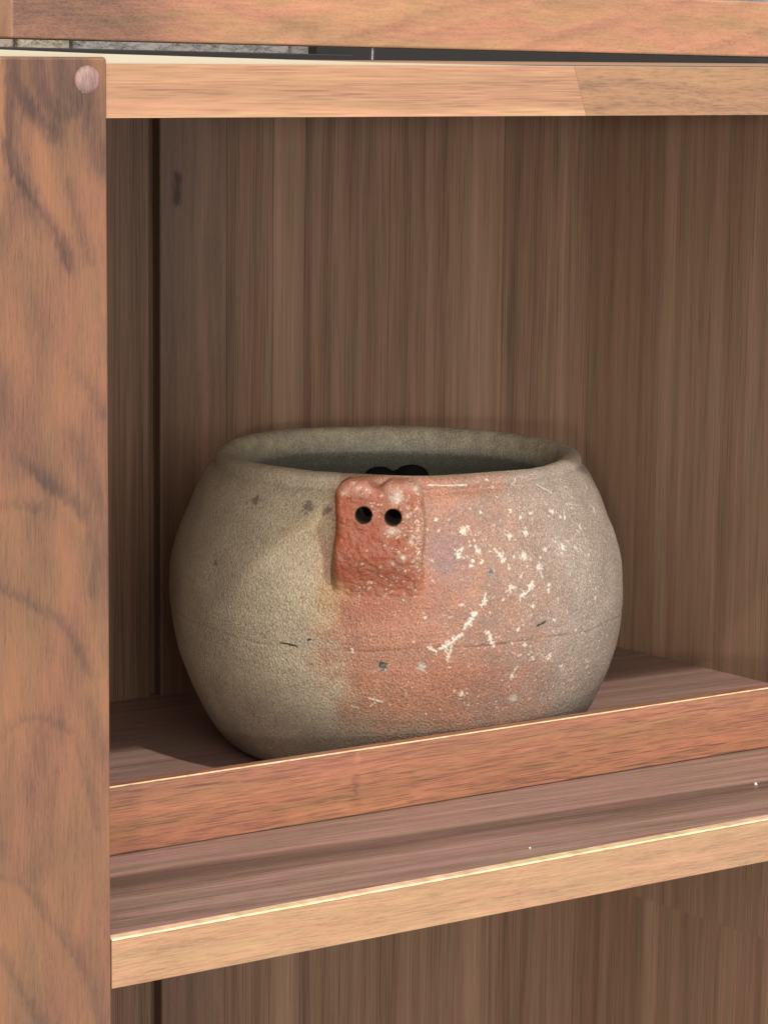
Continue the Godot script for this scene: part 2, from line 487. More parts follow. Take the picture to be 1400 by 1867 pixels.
	var leaf2_m := wood_mat(leaf2_t, 0.55, 0.008, 0.35)
	var back := put("back_panel", board(Vector3(0.508, 0.598, 0.006), 0.0003, 1, Vector2(0.64, 0.113)), leaf2_m, cab, Vector3(0.235, -0.0016, -0.3185))
	var cuts := [0.2207, 0.2468, 0.2646, 0.3126, 0.3806, 0.4480]
	var offs := [0.03, 0.82, 0.0, 0.398, 0.0]
	for i in 5:
		var w: float = cuts[i + 1] - cuts[i] - 0.00012
		var b := board(Vector3(w, 0.596, 0.0035), 0.00025, 1, Vector2(0.64, 0.113), Vector2(0.5, offs[i] + w * 0.5 / 0.113))
		put("veneer_leaf", b, leaf2_m if i == 0 or i == 4 else leaf_m, back, Vector3((cuts[i] + cuts[i + 1]) * 0.5 - 0.235, 0.0, 0.00475))
	put("back_board", board(Vector3(0.1790, 0.596, 0.0065), 0.0012, 1, Vector2(0.64, 0.113), Vector2(0.3, 0.13)), leaf2_m, cab, Vector3(0.0898, -0.0016, -0.3121))
	var stile_t := wood(760, 160, 640.0, 42.0, 101, {"stops": ven, "base": 0.36, "band": 13.0, "band_amp": 0.14, "warp": 3.0, "warp_len": 140.0, "streak": 2.0, "streak_len": 60.0, "streak_amp": 0.08, "pore_amp": 0.06, "fig_amp": 0.02, "tint": 0.03, "field": line_field(640, 42, [[[Vector2(73, 12), Vector2(85, 12)], 2.0, -0.45, 2.0]])})
	put("rear_stile", board(Vector3(0.0359, 0.596, 0.0075), 0.0012, 1, Vector2(-0.64, 0.042), Vector2(0.5, 0.5)), wood_mat(stile_t, 0.5, 0.004, 0.4), cab, Vector3(0.20205, -0.0016, -0.3116))

	# ---- right side panel, left side panel, bottom
	var side := put("side_panel", board(Vector3(0.014, 0.60, 0.309), 0.0006, 1, Vector2(0.64, 0.113), Vector2(0.2, 0.62)), leaf3_m, cab, Vector3(0.4636, -0.0016, -0.1600))
	side.rotation.y = 7.94 * DEG
	put("side_panel", board(Vector3(0.016, 0.60, 0.270), 0.0006, 1, Vector2(0.64, 0.113)), plain_m, cab, Vector3(-0.0086, -0.0016, -0.1810))
	put("bottom_panel", board(Vector3(0.476, 0.018, 0.312), 0.0006, 0, Vector2(0.47, 0.3)), plain_m, cab, Vector3(0.2395, -0.3060, -0.1600))

func shift_uv(o: MeshInstance3D, off: Vector2) -> void:
	var m: StandardMaterial3D = o.material_override
	m.uv1_offset = Vector3(off.x, off.y, 0.0)

func dome(r: float, hgt: float) -> ArrayMesh:
	var st := SurfaceTool.new()
	st.begin(Mesh.PRIMITIVE_TRIANGLES)
	var prof := [[0.0, hgt], [0.35, hgt * 0.94], [0.65, hgt * 0.78], [0.85, hgt * 0.52], [0.96, hgt * 0.22], [1.0, -0.0004]]
	var P := []
	var N := []
	var U := []
	for k in prof.size():
		for i in 33:
			var a := TAU * i / 32.0
			P.append(Vector3(cos(a) * r * prof[k][0], prof[k][1], sin(a) * r * prof[k][0]))
			N.append(Vector3(cos(a) * prof[k][0] * 0.6, 1.0 - 0.75 * pow(prof[k][0], 3.0), sin(a) * prof[k][0] * 0.6).normalized())
			U.append(Vector2(sin(a) * prof[k][0] * 0.11 + 0.5, cos(a) * prof[k][0] * 0.45 + 0.5))
	for k in prof.size() - 1:
		for i in 32:
			var v := k * 33 + i
			if k > 0:
				tri(st, P, N, U, [], v, v + 1, v + 33)
			tri(st, P, N, U, [], v + 1, v + 34, v + 33)
	return st.commit()

# pale strip shaped as the tapering pool of light along post and rail
func wedge() -> ArrayMesh:
	var st := SurfaceTool.new()
	st.begin(Mesh.PRIMITIVE_TRIANGLES)
	var xs := [-0.0606, -0.0012, 0.1060, 0.1720, 0.4690]
	var top := [0.30335, 0.30165, 0.29950, 0.29878, 0.29872]
	for k in 4:
		var a := Vector3(xs[k], 0.2985, -0.0010)
		var b := Vector3(xs[k + 1], 0.2985, -0.0010)
		var c := Vector3(xs[k + 1], top[k + 1], -0.0016)
		var d := Vector3(xs[k], top[k], -0.0016)
		var back := Vector3(0, 0, -0.018)
		for q in [[a, b, c, d, Vector3(0, 0.1, 1)], [d, c, c + back, d + back, Vector3(0, 1, 0)], [a + back, b + back, c + back, d + back, Vector3(0, 0, -1)], [a, b, b + back, a + back, Vector3(0, -1, 0)]]:
			var n: Vector3 = (q[4] as Vector3).normalized()
			tri(st, [q[0], q[1], q[2], q[3]], [n, n, n, n], [Vector2.ZERO, Vector2.ZERO, Vector2.ZERO, Vector2.ZERO], [], 0, 1, 2)
			tri(st, [q[0], q[1], q[2], q[3]], [n, n, n, n], [Vector2.ZERO, Vector2.ZERO, Vector2.ZERO, Vector2.ZERO], [], 0, 2, 3)
	return st.commit()

func build_upper() -> void:
	var up := thing("upper_unit", Vector3(-0.0345, 0.3063, 0.0))
	up.rotation.z = -0.65 * DEG
	tag(up, "thick walnut board of an upper unit floating just above the cabinet top", "board")
	var pal := [Color(0.235, 0.149, 0.112), Color(0.379, 0.253, 0.179), Color(0.496, 0.338, 0.236), Color(0.587, 0.415, 0.286), Color(0.667, 0.506, 0.366)]
	var L := []
	for k in 9:
		var x := 112.0 + k * 27.0
		L.append([[Vector2(x, 22.0), Vector2(x + 24.0, 15.0), Vector2(x + 52.0, 7.5), Vector2(x + 84.0, 1.0)], 0.5, -0.16 + 0.05 * (k % 3), 4.2])
	L.append([[Vector2(62, 3), Vector2(84, 10), Vector2(112, 16)], 3.0, -0.14, 3.0])
	L.append([[Vector2(0, 12), Vector2(36, 12)], 26.0, -0.46, 26.0])
	var t := wood(1980, 96, 495.0, 24.0, 131, {"stops": pal, "base": 0.66, "band": 9.0, "band_amp": 0.08, "warp": 4.0, "warp_len": 36.0, "warp_w": 20.0, "streak": 1.3, "streak_len": 14.0, "streak_amp": 0.10, "pore": 0.4, "pore_len": 2.6, "pore_amp": 0.12, "fig_amp": 0.07, "fig_len": 1.3, "field": line_field(495, 24, L)})
	put("board", board(Vector3(0.495, 0.0206, 0.060), 0.0009, 0, Vector2(0.495, -0.024), Vector2(0.5, 0.47)), wood_mat(t, 0.45, 0.008), up, Vector3(0.2475, 0.0103, -0.0300))
	var black := StandardMaterial3D.new()  # black sheets put in for the dark of the gap under the upper board
	black.albedo_color = Color(0.055, 0.055, 0.05)
	black.roughness = 0.7
	put("gap_dark_sheet", board(Vector3(0.42, 0.030, 0.008), 0.0006, 0, Vector2(1, 1)), black, up, Vector3(0.4820, 0.0095, -0.2620))
	put("gap_dark_strip", board(Vector3(0.20, 0.0036, 0.006), 0.0006, 0, Vector2(1, 1)), black, up, Vector3(0.1880, -0.0039, -0.2550))
	var steel := StandardMaterial3D.new()
	steel.albedo_color = Color(0.45, 0.45, 0.45)
	steel.metallic = 1.0
	steel.roughness = 0.3
	var pin := CylinderMesh.new()
	pin.top_radius = 0.0009
	pin.bottom_radius = 0.0009
	pin.height = 0.0050
	pin.radial_segments = 20
	put("metal_standoff", pin, steel, up, Vector3(0.1560, -0.0018, -0.030))

func build_wall() -> void:
	var wall := thing("stone_wall", Vector3(0.0, 0.0, -0.345))
	tag(wall, "rough pale stone wall behind the cabinet, seen through the gap under the upper board", "wall")
	var mort := StandardMaterial3D.new()
	mort.albedo_color = Color(0.66, 0.63, 0.58)
	mort.roughness = 0.95
	put("mortar", board(Vector3(1.2, 0.9, 0.02), 0.002, 0, Vector2(1, 1)), mort, wall, Vector3(0.2, 0.2, -0.0145))
	var n := NoiseTexture2D.new()
	n.width = 256
	n.height = 256
	n.seamless = true
	n.noise = noise(5, 0.03, 5)
	var cols := [Color(0.50, 0.46, 0.43), Color(0.51, 0.455, 0.40), Color(0.53, 0.50, 0.43), Color(0.47, 0.455, 0.435), Color(0.455, 0.435, 0.415), Color(0.50, 0.485, 0.45)]
	var mats := []
	for c in cols:
		var m := StandardMaterial3D.new()
		m.albedo_color = c
		m.roughness = 0.9
		m.heightmap_enabled = true
		m.heightmap_texture = n
		m.heightmap_scale = 0.25
		m.uv1_triplanar = true
		m.uv1_scale = Vector3(14, 14, 14)
		mats.append(m)
	var rows := [[0.3145, 0.040, [0.02, 0.128, 0.2, 0.33, 0.47, 0.6], 0], [0.2690, 0.0440, [0.0, 0.127, 0.1545, 0.2710, 0.38, 0.52, 0.62], 1], [0.3560, 0.045, [-0.02, 0.10, 0.22, 0.36, 0.5, 0.6], 3]]
	for r in rows:
		var xs: Array = r[2]
		for k in xs.size() - 1:
			var w: float = xs[k + 1] - xs[k] - 0.0012
			put("stone", board(Vector3(w, r[1], 0.014), 0.0025, 0, Vector2(1, 1), Vector2.ZERO, 3), mats[(r[3] + k) % 6], wall, Vector3((xs[k] + xs[k + 1]) * 0.5, r[0] + r[1] * 0.5 + (0.0 if r[3] != 0 else 0.0), 0.001 * ((k * 7) % 3)))

# ---------------------------------------------------------------- the pot
var prof_r := PackedFloat32Array()
var prof_h := PackedFloat32Array()
var prof_s := PackedFloat32Array()
var s_total := 0.0
var k_lip := 0
var pn1: FastNoiseLite
var pn2: FastNoiseLite
var pn3: FastNoiseLite
var pn4: FastNoiseLite

func make_profile() -> void:
	# outer wall from the foot up, over the lip and down inside; mm
	var key := [Vector2(40, 0.9), Vector2(62, 0.2), Vector2(67, 0.1), Vector2(71.5, 1.2), Vector2(76, 4), Vector2(80, 9), Vector2(84, 15.5), Vector2(87, 21), Vector2(90, 27.5), Vector2(93, 34.5), Vector2(95.3, 41), Vector2(97.2, 48), Vector2(98.4, 55), Vector2(98.9, 61.5), Vector2(99.3, 68), Vector2(99.1, 75), Vector2(98.6, 82), Vector2(97.3, 89), Vector2(95.1, 96), Vector2(92.4, 102), Vector2(89.9, 108.5), Vector2(87.7, 114.0), Vector2(85.6, 118.4), Vector2(83.7, 121.8), Vector2(81.7, 124.0), Vector2(80.2, 125.4), Vector2(80.2, 127.2), Vector2(79.7, 129.0), Vector2(78.0, 130.4), Vector2(76.0, 131.0), Vector2(73.9, 130.8), Vector2(72.0, 129.9), Vector2(70.9, 128.2), Vector2(70.3, 125.8), Vector2(70.0, 123.0), Vector2(69.5, 119.5), Vector2(73.5, 113.5), Vector2(79.5, 106.5), Vector2(85.5, 95.0), Vector2(90.5, 78.0), Vector2(90.5, 55), Vector2(84, 30), Vector2(70, 12), Vector2(40, 7.0), Vector2(3, 6.8)]
	var curve := Curve2D.new()
	for i in key.size():
		var t := Vector2.ZERO
		if i > 0 and i < key.size() - 1:
			t = (key[i + 1] - key[i - 1])
			var la: float = key[i].distance_to(key[i - 1])
			var lb: float = key[i + 1].distance_to(key[i])
			t = t.normalized() * minf(la, lb) / 3.0
		curve.add_point(key[i], -t, t)
	curve.bake_interval = 0.3
	var pts := curve.get_baked_points()
	var s := 0.0
	var last := -10.0
	for i in pts.size():
		if i > 0:
			s += pts[i].distance_to(pts[i - 1])
		var fine: bool = pts[i].y > 108.0 and pts[i].y < 132.0
		if s - last < (0.55 if fine else 1.6) and i > 0:
			continue
		last = s
		prof_r.append(pts[i].x)
		prof_h.append(pts[i].y)
		prof_s.append(s)
	s_total = prof_s[prof_s.size() - 1]
	for i in prof_h.size():
		if prof_h[i] > prof_h[k_lip]:
			k_lip = i

func outer_r(h: float) -> float:
	for i in k_lip:
		if prof_h[i + 1] >= h and h >= prof_h[i] and i > 3:
			return lerpf(prof_r[i], prof_r[i + 1], (h - prof_h[i]) / maxf(0.0001, prof_h[i + 1] - prof_h[i]))
	return prof_r[k_lip]

func outer_s(h: float) -> float:
	for i in k_lip:
		if prof_h[i + 1] >= h and h >= prof_h[i] and i > 3:
			return lerpf(prof_s[i], prof_s[i + 1], (h - prof_h[i]) / maxf(0.0001, prof_h[i + 1] - prof_h[i]))
	return prof_s[k_lip]

func bell(x: float, w: float) -> float:
	return exp(-x * x / (w * w))

const OLIVE := Color(0.60, 0.545, 0.45)
const TERRA := Color(0.555, 0.38, 0.29)
const ROSE := Color(0.475, 0.37, 0.315)
const TAN := Color(0.505, 0.445, 0.395)
const EMBER := Color(0.52, 0.275, 0.17)
const OCHRE := Color(0.58, 0.475, 0.32)
const MAUVE := Color(0.45, 0.36, 0.345)
const GREY_BROWN := Color(0.40, 0.35, 0.305)  # grey-brown of the foot and left flank
const LICHEN := Color(0.70, 0.665, 0.60)

# fired-clay colour (sRGB) of the outside at psi degrees, h mm
func clay(psi: float, h: float, p: Vector3) -> Color:
	var a := pn1.get_noise_3dv(p)
	var b := pn2.get_noise_3dv(p)
	var q := psi + 5.0 * a + 2.5 * b
	var hh := h + 6.0 * a + 3.0 * b
	var red := smoothstep(-23.0, -9.0, q + 2.0 * b - 4.0 * smoothstep(60.0, 34.0, h)) * (1.0 - smoothstep(24.0, 56.0, q + 0.06 * (h - 70.0)))
	red *= smoothstep(14.0, 40.0, hh + 0.25 * q)
	red = maxf(red, 0.9 * smoothstep(8.0, 20.0, q) * (1.0 - smoothstep(28.0, 48.0, q)) * smoothstep(121.0, 124.0, h))
	var warm := TERRA.lerp(ROSE, clampf(smoothstep(6.0, 26.0, q) * 0.75 + 0.5 * b, 0.0, 1.0))
	var cool := OLIVE.lerp(TAN, smoothstep(20.0, 40.0, q))
	cool = cool.lerp(GREY_BROWN, (1.0 - smoothstep(18.0, 46.0, hh)) * 0.55)
	var c := cool.lerp(warm, clampf(red, 0.0, 1.0))
	c = c.lerp(EMBER, 0.85 * bell(q + 3.5, 12.0) * bell(hh - 92.0, 15.0))
	c = c.lerp(EMBER, 0.35 * bell(q - 24.0, 11.0) * bell(h - 125.5, 2.2))
	c = c.lerp(EMBER, 0.30 * bell(q - 18.0, 16.0) * bell(hh - 52.0, 10.0))
	c = c.lerp(OCHRE, 0.75 * bell(q + 16.5, 4.5) * bell(hh - 82.0, 8.0))
	c = c.lerp(OCHRE, 0.35 * bell(q + 22.0, 7.0) * bell(hh - 112.0, 7.0))
	c = c.lerp(MAUVE, 0.70 * bell(q - 13.0, 5.0) * bell(hh - 101.0, 12.0))
	c = c.lerp(GREY_BROWN, 0.30 * bell(q + 62.0, 20.0))
	return c

func build_pot() -> void:
	pn1 = noise(301, 0.028, 2)
	pn2 = noise(302, 0.11, 2)
	pn3 = noise(303, 0.95, 2)
	pn4 = noise(304, 2.2)
	make_profile()
	list_marks()
	var pot := thing("clay_pot", POT_AT)
	tag(pot, "round weathered terracotta and olive clay pot with a pierced front lug, on the walnut shelf", "pot")

	# ---- colour and relief of the wall, unrolled
	var W := 2048
	var H := 900
	var col := PackedByteArray()
	col.resize(W * H * 3)
	var rel := PackedFloat32Array()
	rel.resize(W * H)
	var ki := 0
	var s_lip := prof_s[k_lip]
	for j in H:
		var s := (j + 0.5) * s_total / H
		while ki < prof_s.size() - 2 and prof_s[ki + 1] < s:
			ki += 1
		var f := clampf((s - prof_s[ki]) / (prof_s[ki + 1] - prof_s[ki]), 0.0, 1.0)
		var r := lerpf(prof_r[ki], prof_r[ki + 1], f)
		var h := lerpf(prof_h[ki], prof_h[ki + 1], f)
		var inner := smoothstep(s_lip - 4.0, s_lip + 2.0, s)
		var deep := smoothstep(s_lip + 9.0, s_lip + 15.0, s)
		for i in W:
			var psi := (i + 0.5) * 360.0 / W - 180.0
			var p := Vector3(r * sin(psi * DEG), h, r * cos(psi * DEG))
			var g := pn3.get_noise_3dv(p)
			var g2 := pn4.get_noise_3dv(p)
			var c: Color
			if inner < 1.0:
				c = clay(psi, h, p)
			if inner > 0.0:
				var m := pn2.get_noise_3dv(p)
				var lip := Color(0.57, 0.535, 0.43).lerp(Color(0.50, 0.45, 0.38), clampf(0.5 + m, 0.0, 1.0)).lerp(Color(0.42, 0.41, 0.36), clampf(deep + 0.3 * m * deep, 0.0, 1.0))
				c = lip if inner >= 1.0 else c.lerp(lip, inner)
			var k := (1.0 + 0.20 * g + 0.13 * g2) * (1.0 + 0.07 * pn1.get_noise_3dv(p * 1.7) * (1.0 - inner))
			var fleck := smoothstep(18.0, 60.0, psi) * (1.0 - inner)
			var lim := 0.62 - 0.16 * fleck
			if g2 > lim:
				c = c.lerp(LICHEN, minf(0.75, (g2 - lim) * (3.0 + 2.0 * fleck)))
			elif g2 < -0.62:
				k *= 0.80
			var o := (j * W + i) * 3
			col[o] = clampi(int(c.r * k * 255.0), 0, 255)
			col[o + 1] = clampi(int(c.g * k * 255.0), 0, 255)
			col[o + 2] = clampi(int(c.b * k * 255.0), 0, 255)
			# throwing seam and grit
			var seam := h - (62.6 + 1.2 * sin(psi * 0.05) + 0.5 * sin(psi * 0.21))
			var z := 0.5 + 0.20 * g + 0.14 * g2
			if inner < 0.5:
				z += (-0.26 * bell(seam, 0.5) + 0.20 * bell(seam - 1.5, 1.2)) * (0.6 + 0.8 * pn1.get_noise_1d(psi * 2.0))
				z += 0.10 * pn1.get_noise_3d(0.0, h * 6.0, psi * 0.08) + 0.05 * bell(seam - 26.0, 1.0) - 0.05 * bell(seam + 12.0, 0.8)
			rel[j * W + i] = z
	stamp(col, rel, W, H)
	var bytes := PackedByteArray()
	bytes.resize(W * H)
	for i in W * H:
		bytes[i] = clampi(int(rel[i] * 255.0), 0, 255)
	var body_m := StandardMaterial3D.new()
	body_m.albedo_texture = ImageTexture.create_from_image(Image.create_from_data(W, H, false, Image.FORMAT_RGB8, col))
	body_m.roughness = 0.62
	body_m.metallic_specular = 0.5
	body_m.heightmap_enabled = true
	body_m.heightmap_texture = ImageTexture.create_from_image(Image.create_from_data(W, H, false, Image.FORMAT_L8, bytes))
	body_m.heightmap_scale = 0.10

	# ---- body mesh, finer round the lug's holes, which go right through the wall
	var psis := []
	var a := -180.0
	while a < 179.99:
		psis.append(a)
		a += 0.36 if a > -14.4 and a < 5.4 else 1.8
	psis.append(180.0)
	var m: int = psis.size()
	var P := []
	var N := []
	var U := []
	var n_w := noise(311, 0.016)
	var n_d := noise(312, 0.06, 2)
	for k in prof_s.size():
		var kk := clampi(k, 1, prof_s.size() - 2)
		var tr := prof_r[kk + 1] - prof_r[kk - 1]
		var th := prof_h[kk + 1] - prof_h[kk - 1]
		var nl := sqrt(tr * tr + th * th)
		for ps in psis:
			var dir := Vector3(sin((ps + FRONT_AZ) * DEG), 0.0, cos((ps + FRONT_AZ) * DEG))
			var q := dir * prof_r[k] + Vector3(0, prof_h[k], 0)
			var up := smoothstep(20.0, 110.0, prof_h[k])
			q += dir * (0.9 * n_w.get_noise_3dv(q) + 0.30 * n_d.get_noise_3dv(q)) * smoothstep(2.0, 20.0, prof_h[k])
			q.y += up * (0.7 * n_w.get_noise_3dv(q + Vector3(0, 300, 0)) + 0.2 * n_d.get_noise_3dv(q + Vector3(90, 0, 0)))
			P.append(q * 0.001)
			N.append((dir * th / nl + Vector3(0, -tr / nl, 0)).normalized())
			U.append(Vector2((ps + 180.0) / 360.0, prof_s[k] / s_total))
	var st := SurfaceTool.new()
	st.begin(Mesh.PRIMITIVE_TRIANGLES)
	for k in prof_s.size() - 1:
		for i in m - 1:
			var v: int = k * m + i
			var mid: float = (psis[i] + psis[i + 1]) * 0.5
			if mid > -13.0 and mid < 4.0 and prof_h[k] > 112.0 and prof_h[k] < 123.0:
				var la: float = (mid + 4.5) * DEG * prof_r[k]
				if Vector2(la + 5.9, prof_h[k] - 118.0).length() < 4.6 or Vector2(la - 6.0, prof_h[k] - 117.4).length() < 4.6:
					continue
			tri(st, P, N, U, [], v, v + 1, v + m)
			tri(st, P, N, U, [], v + 1, v + m + 1, v + m)
	put("body", st.commit(), body_m, pot)

	# ---- lug: a slab with a notched top, two holes bored through it
	var lug_m := StandardMaterial3D.new()
	lug_m.vertex_color_use_as_albedo = true
	lug_m.roughness = 0.6
	lug_m.heightmap_enabled = true
	var grit := NoiseTexture2D.new()
	grit.width = 512
	grit.height = 512
	grit.seamless = true
	grit.noise = noise(321, 0.03, 4)
	lug_m.heightmap_texture = grit
	lug_m.heightmap_scale = 0.06
	lug_m.uv1_triplanar = true
	lug_m.uv1_scale = Vector3(22, 22, 22)
	var lug_az := (FRONT_AZ - 4.5) * DEG
	var lug := put("lug", nets(lug_sdf, Vector3(-0.0225, 0.073, 0.079), Vector3(0.0225, 0.1345, 0.105), 0.0006, lug_color), lug_m, pot)
	lug.rotation.y = lug_az
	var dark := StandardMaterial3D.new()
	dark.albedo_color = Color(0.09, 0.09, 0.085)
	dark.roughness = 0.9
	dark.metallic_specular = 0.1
	var lobe := put("inner_lobes", nets(lobe_sdf, Vector3(-0.022, 0.088, 0.050), Vector3(0.022, 0.120, 0.088), 0.0009, func(_p): return Color.WHITE), dark, pot)  # black two-lobed shape at the far inner wall, showing over the rim
	lobe.set_meta("label", "black two-lobed shape inside the far wall")
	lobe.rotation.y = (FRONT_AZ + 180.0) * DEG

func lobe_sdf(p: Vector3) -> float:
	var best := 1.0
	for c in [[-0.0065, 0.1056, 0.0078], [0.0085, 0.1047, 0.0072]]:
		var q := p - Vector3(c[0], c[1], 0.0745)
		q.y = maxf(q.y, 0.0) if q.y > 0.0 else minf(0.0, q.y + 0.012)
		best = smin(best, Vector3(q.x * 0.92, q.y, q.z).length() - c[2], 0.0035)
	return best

func lug_sdf(p: Vector3) -> float:
	var nz := 0.35 * pn2.get_noise_3d(p.x * 1000.0, p.y * 1000.0, 40.0) + 0.12 * pn3.get_noise_3d(p.x * 1000.0, p.y * 1000.0, 9.0)
	var a := p.x * 1000.0 + 0.8 * sin(p.y * 210.0) * 0.6
	var h := p.y * 1000.0
	var rho := p.z * 1000.0
	# outline
	var half := 18.0 + clampf((110.0 - h) * 0.03, -0.3, 1.0)
	var q := Vector2(absf(a) - half + 7.0, absf(h - 104.0) - 27.6 + 7.0)
	var out := minf(maxf(q.x, q.y), 0.0) + Vector2(maxf(q.x, 0.0), maxf(q.y, 0.0)).length() - 7.0
	out = -smin(-out, Vector2(a + 0.6, (h - 133.6) * 0.8).length() - 3.9, 2.2)
	# thickness
	var face := lerpf(100.6, 96.8, (h - 101.0) / 30.0)
	if h < 84.0:
		face = 96.4 - (84.0 - h) * 0.6
	elif h < 101.0:
		face = lerpf(96.2, 100.6, smoothstep(80.0, 103.0, h))
	face += nz * 1.4 - 0.0022 * a * a
	var back := 81.0
	var d2 := Vector2(out + 3.2, maxf(rho - face, back - rho) + 3.2)
	var d := minf(maxf(d2.x, d2.y), 0.0) + Vector2(maxf(d2.x, 0.0), maxf(d2.y, 0.0)).length() - 3.2
	# sit it into the body with a small fillet, kept just under the body's own skin elsewhere
	var rr := Vector2(p.x, p.z).length() * 1000.0
	var skin := rr - outer_r_fast(h) + 1.5
	d = smin(d, skin, 3.6)
	d = maxf(d, 80.5 - rho)
	# holes
	var h1 := Vector2(p.x * 1000.0 + 5.9, h - 118.0).length() - 3.35
	var h2 := Vector2(p.x * 1000.0 - 6.0, h - 117.4).length() - 3.35
	d = -smin(-d, minf(h1, h2), 0.7)
	return d * 0.001

var fast_r := PackedFloat32Array()
func outer_r_fast(h: float) -> float:
	if fast_r.is_empty():
		for i in 140:
			fast_r.append(outer_r(float(i)))
	var i := clampi(int(h), 0, 138)
	return lerpf(fast_r[i], fast_r[i + 1], h - i)

func lug_color(p: Vector3) -> Color:
	var a := p.x * 1000.0
	var h := p.y * 1000.0
	var psi := rad_to_deg(atan2(p.x, p.z)) - 4.5
	var wp := Vector3(p.x * 1000.0, h, p.z * 1000.0)
	var n := pn2.get_noise_3dv(wp)
	var g := pn3.get_noise_3dv(wp)
	var g2 := pn4.get_noise_3dv(wp)
	var on := smoothstep(97.0, 98.0, p.z * 1000.0 + 0.25 * (h - 108.0)) if h > 90.0 else 0.0
	var c := clay(psi, h, wp)
	var face := Color(0.50, 0.25, 0.145).lerp(Color(0.49, 0.31, 0.23), clampf(0.35 + n + 0.02 * a, 0.0, 1.0))
	var w := smoothstep(80.0, 96.0, h + 4.0 * n) * (1.0 - smoothstep(15.5, 18.5, a + 2.0 * n)) * smoothstep(-19.0, -17.3, a)
	c = c.lerp(face, w)
	c = c.lerp(Color(0.58, 0.42, 0.36), 0.6 * smoothstep(124.0, 129.0, h + 2.0 * n))
	c = c.lerp(Color(0.42, 0.36, 0.24), 0.55 * bell(a + 18.8, 1.6) * smoothstep(116.0, 98.0, h))
	# crusts
	var crust := 0.0
	crust = maxf(crust, bell(Vector2(a - 7.2, h - 125.5).length() + 1.5 * n, 3.2) - (0.35 if g > 0.1 else 0.0))
	crust = maxf(crust, 0.9 * bell(Vector2(a - 6.0, (h - 112.0) * 1.5).length() + 1.2 * n, 2.6))
	crust = maxf(crust, bell(a - 15.5 + 3.0 * n, 3.2) * smoothstep(92.0, 100.0, h) * (0.7 if g > 0.3 else 0.08))
	for m in [[-14.3, 126.8, 1.0], [-8.4, 128.7, 0.8], [-10.4, 130.6, 0.7], [1.4, 126.2, 0.8], [14.8, 129.0, 1.0], [10.4, 101.3, 1.4], [1.6, 93.2, 0.8], [1.4, 97.5, 0.5], [13.2, 108.0, 1.2], [-4.0, 104.0, 0.4], [6.0, 99.0, 0.4], [12.0, 118.0, 0.8], [15.5, 121.5, 0.9]]:
		crust = maxf(crust, 1.1 * bell(Vector2(a - m[0], h - m[1]).length() + 0.7 * absf(g2) + 0.8 * g, m[2] * 0.9))
	if g2 > 0.60 and n + 0.03 * a > 0.1:
		crust = maxf(crust, 0.7)
	c = c.lerp(LICHEN, clampf(crust, 0.0, 0.9))
	var bore := minf(Vector2(a + 5.9, h - 118.0).length(), Vector2(a - 6.0, h - 117.4).length())
	c = c.lerp(Color(0.17, 0.13, 0.10), smoothstep(3.7, 3.3, bore))  # hole walls painted dark as the shade inside them
	var k := 1.0 + 0.14 * g + 0.08 * g2
	return Color(c.r * k, c.g * k, c.b * k).srgb_to_linear()

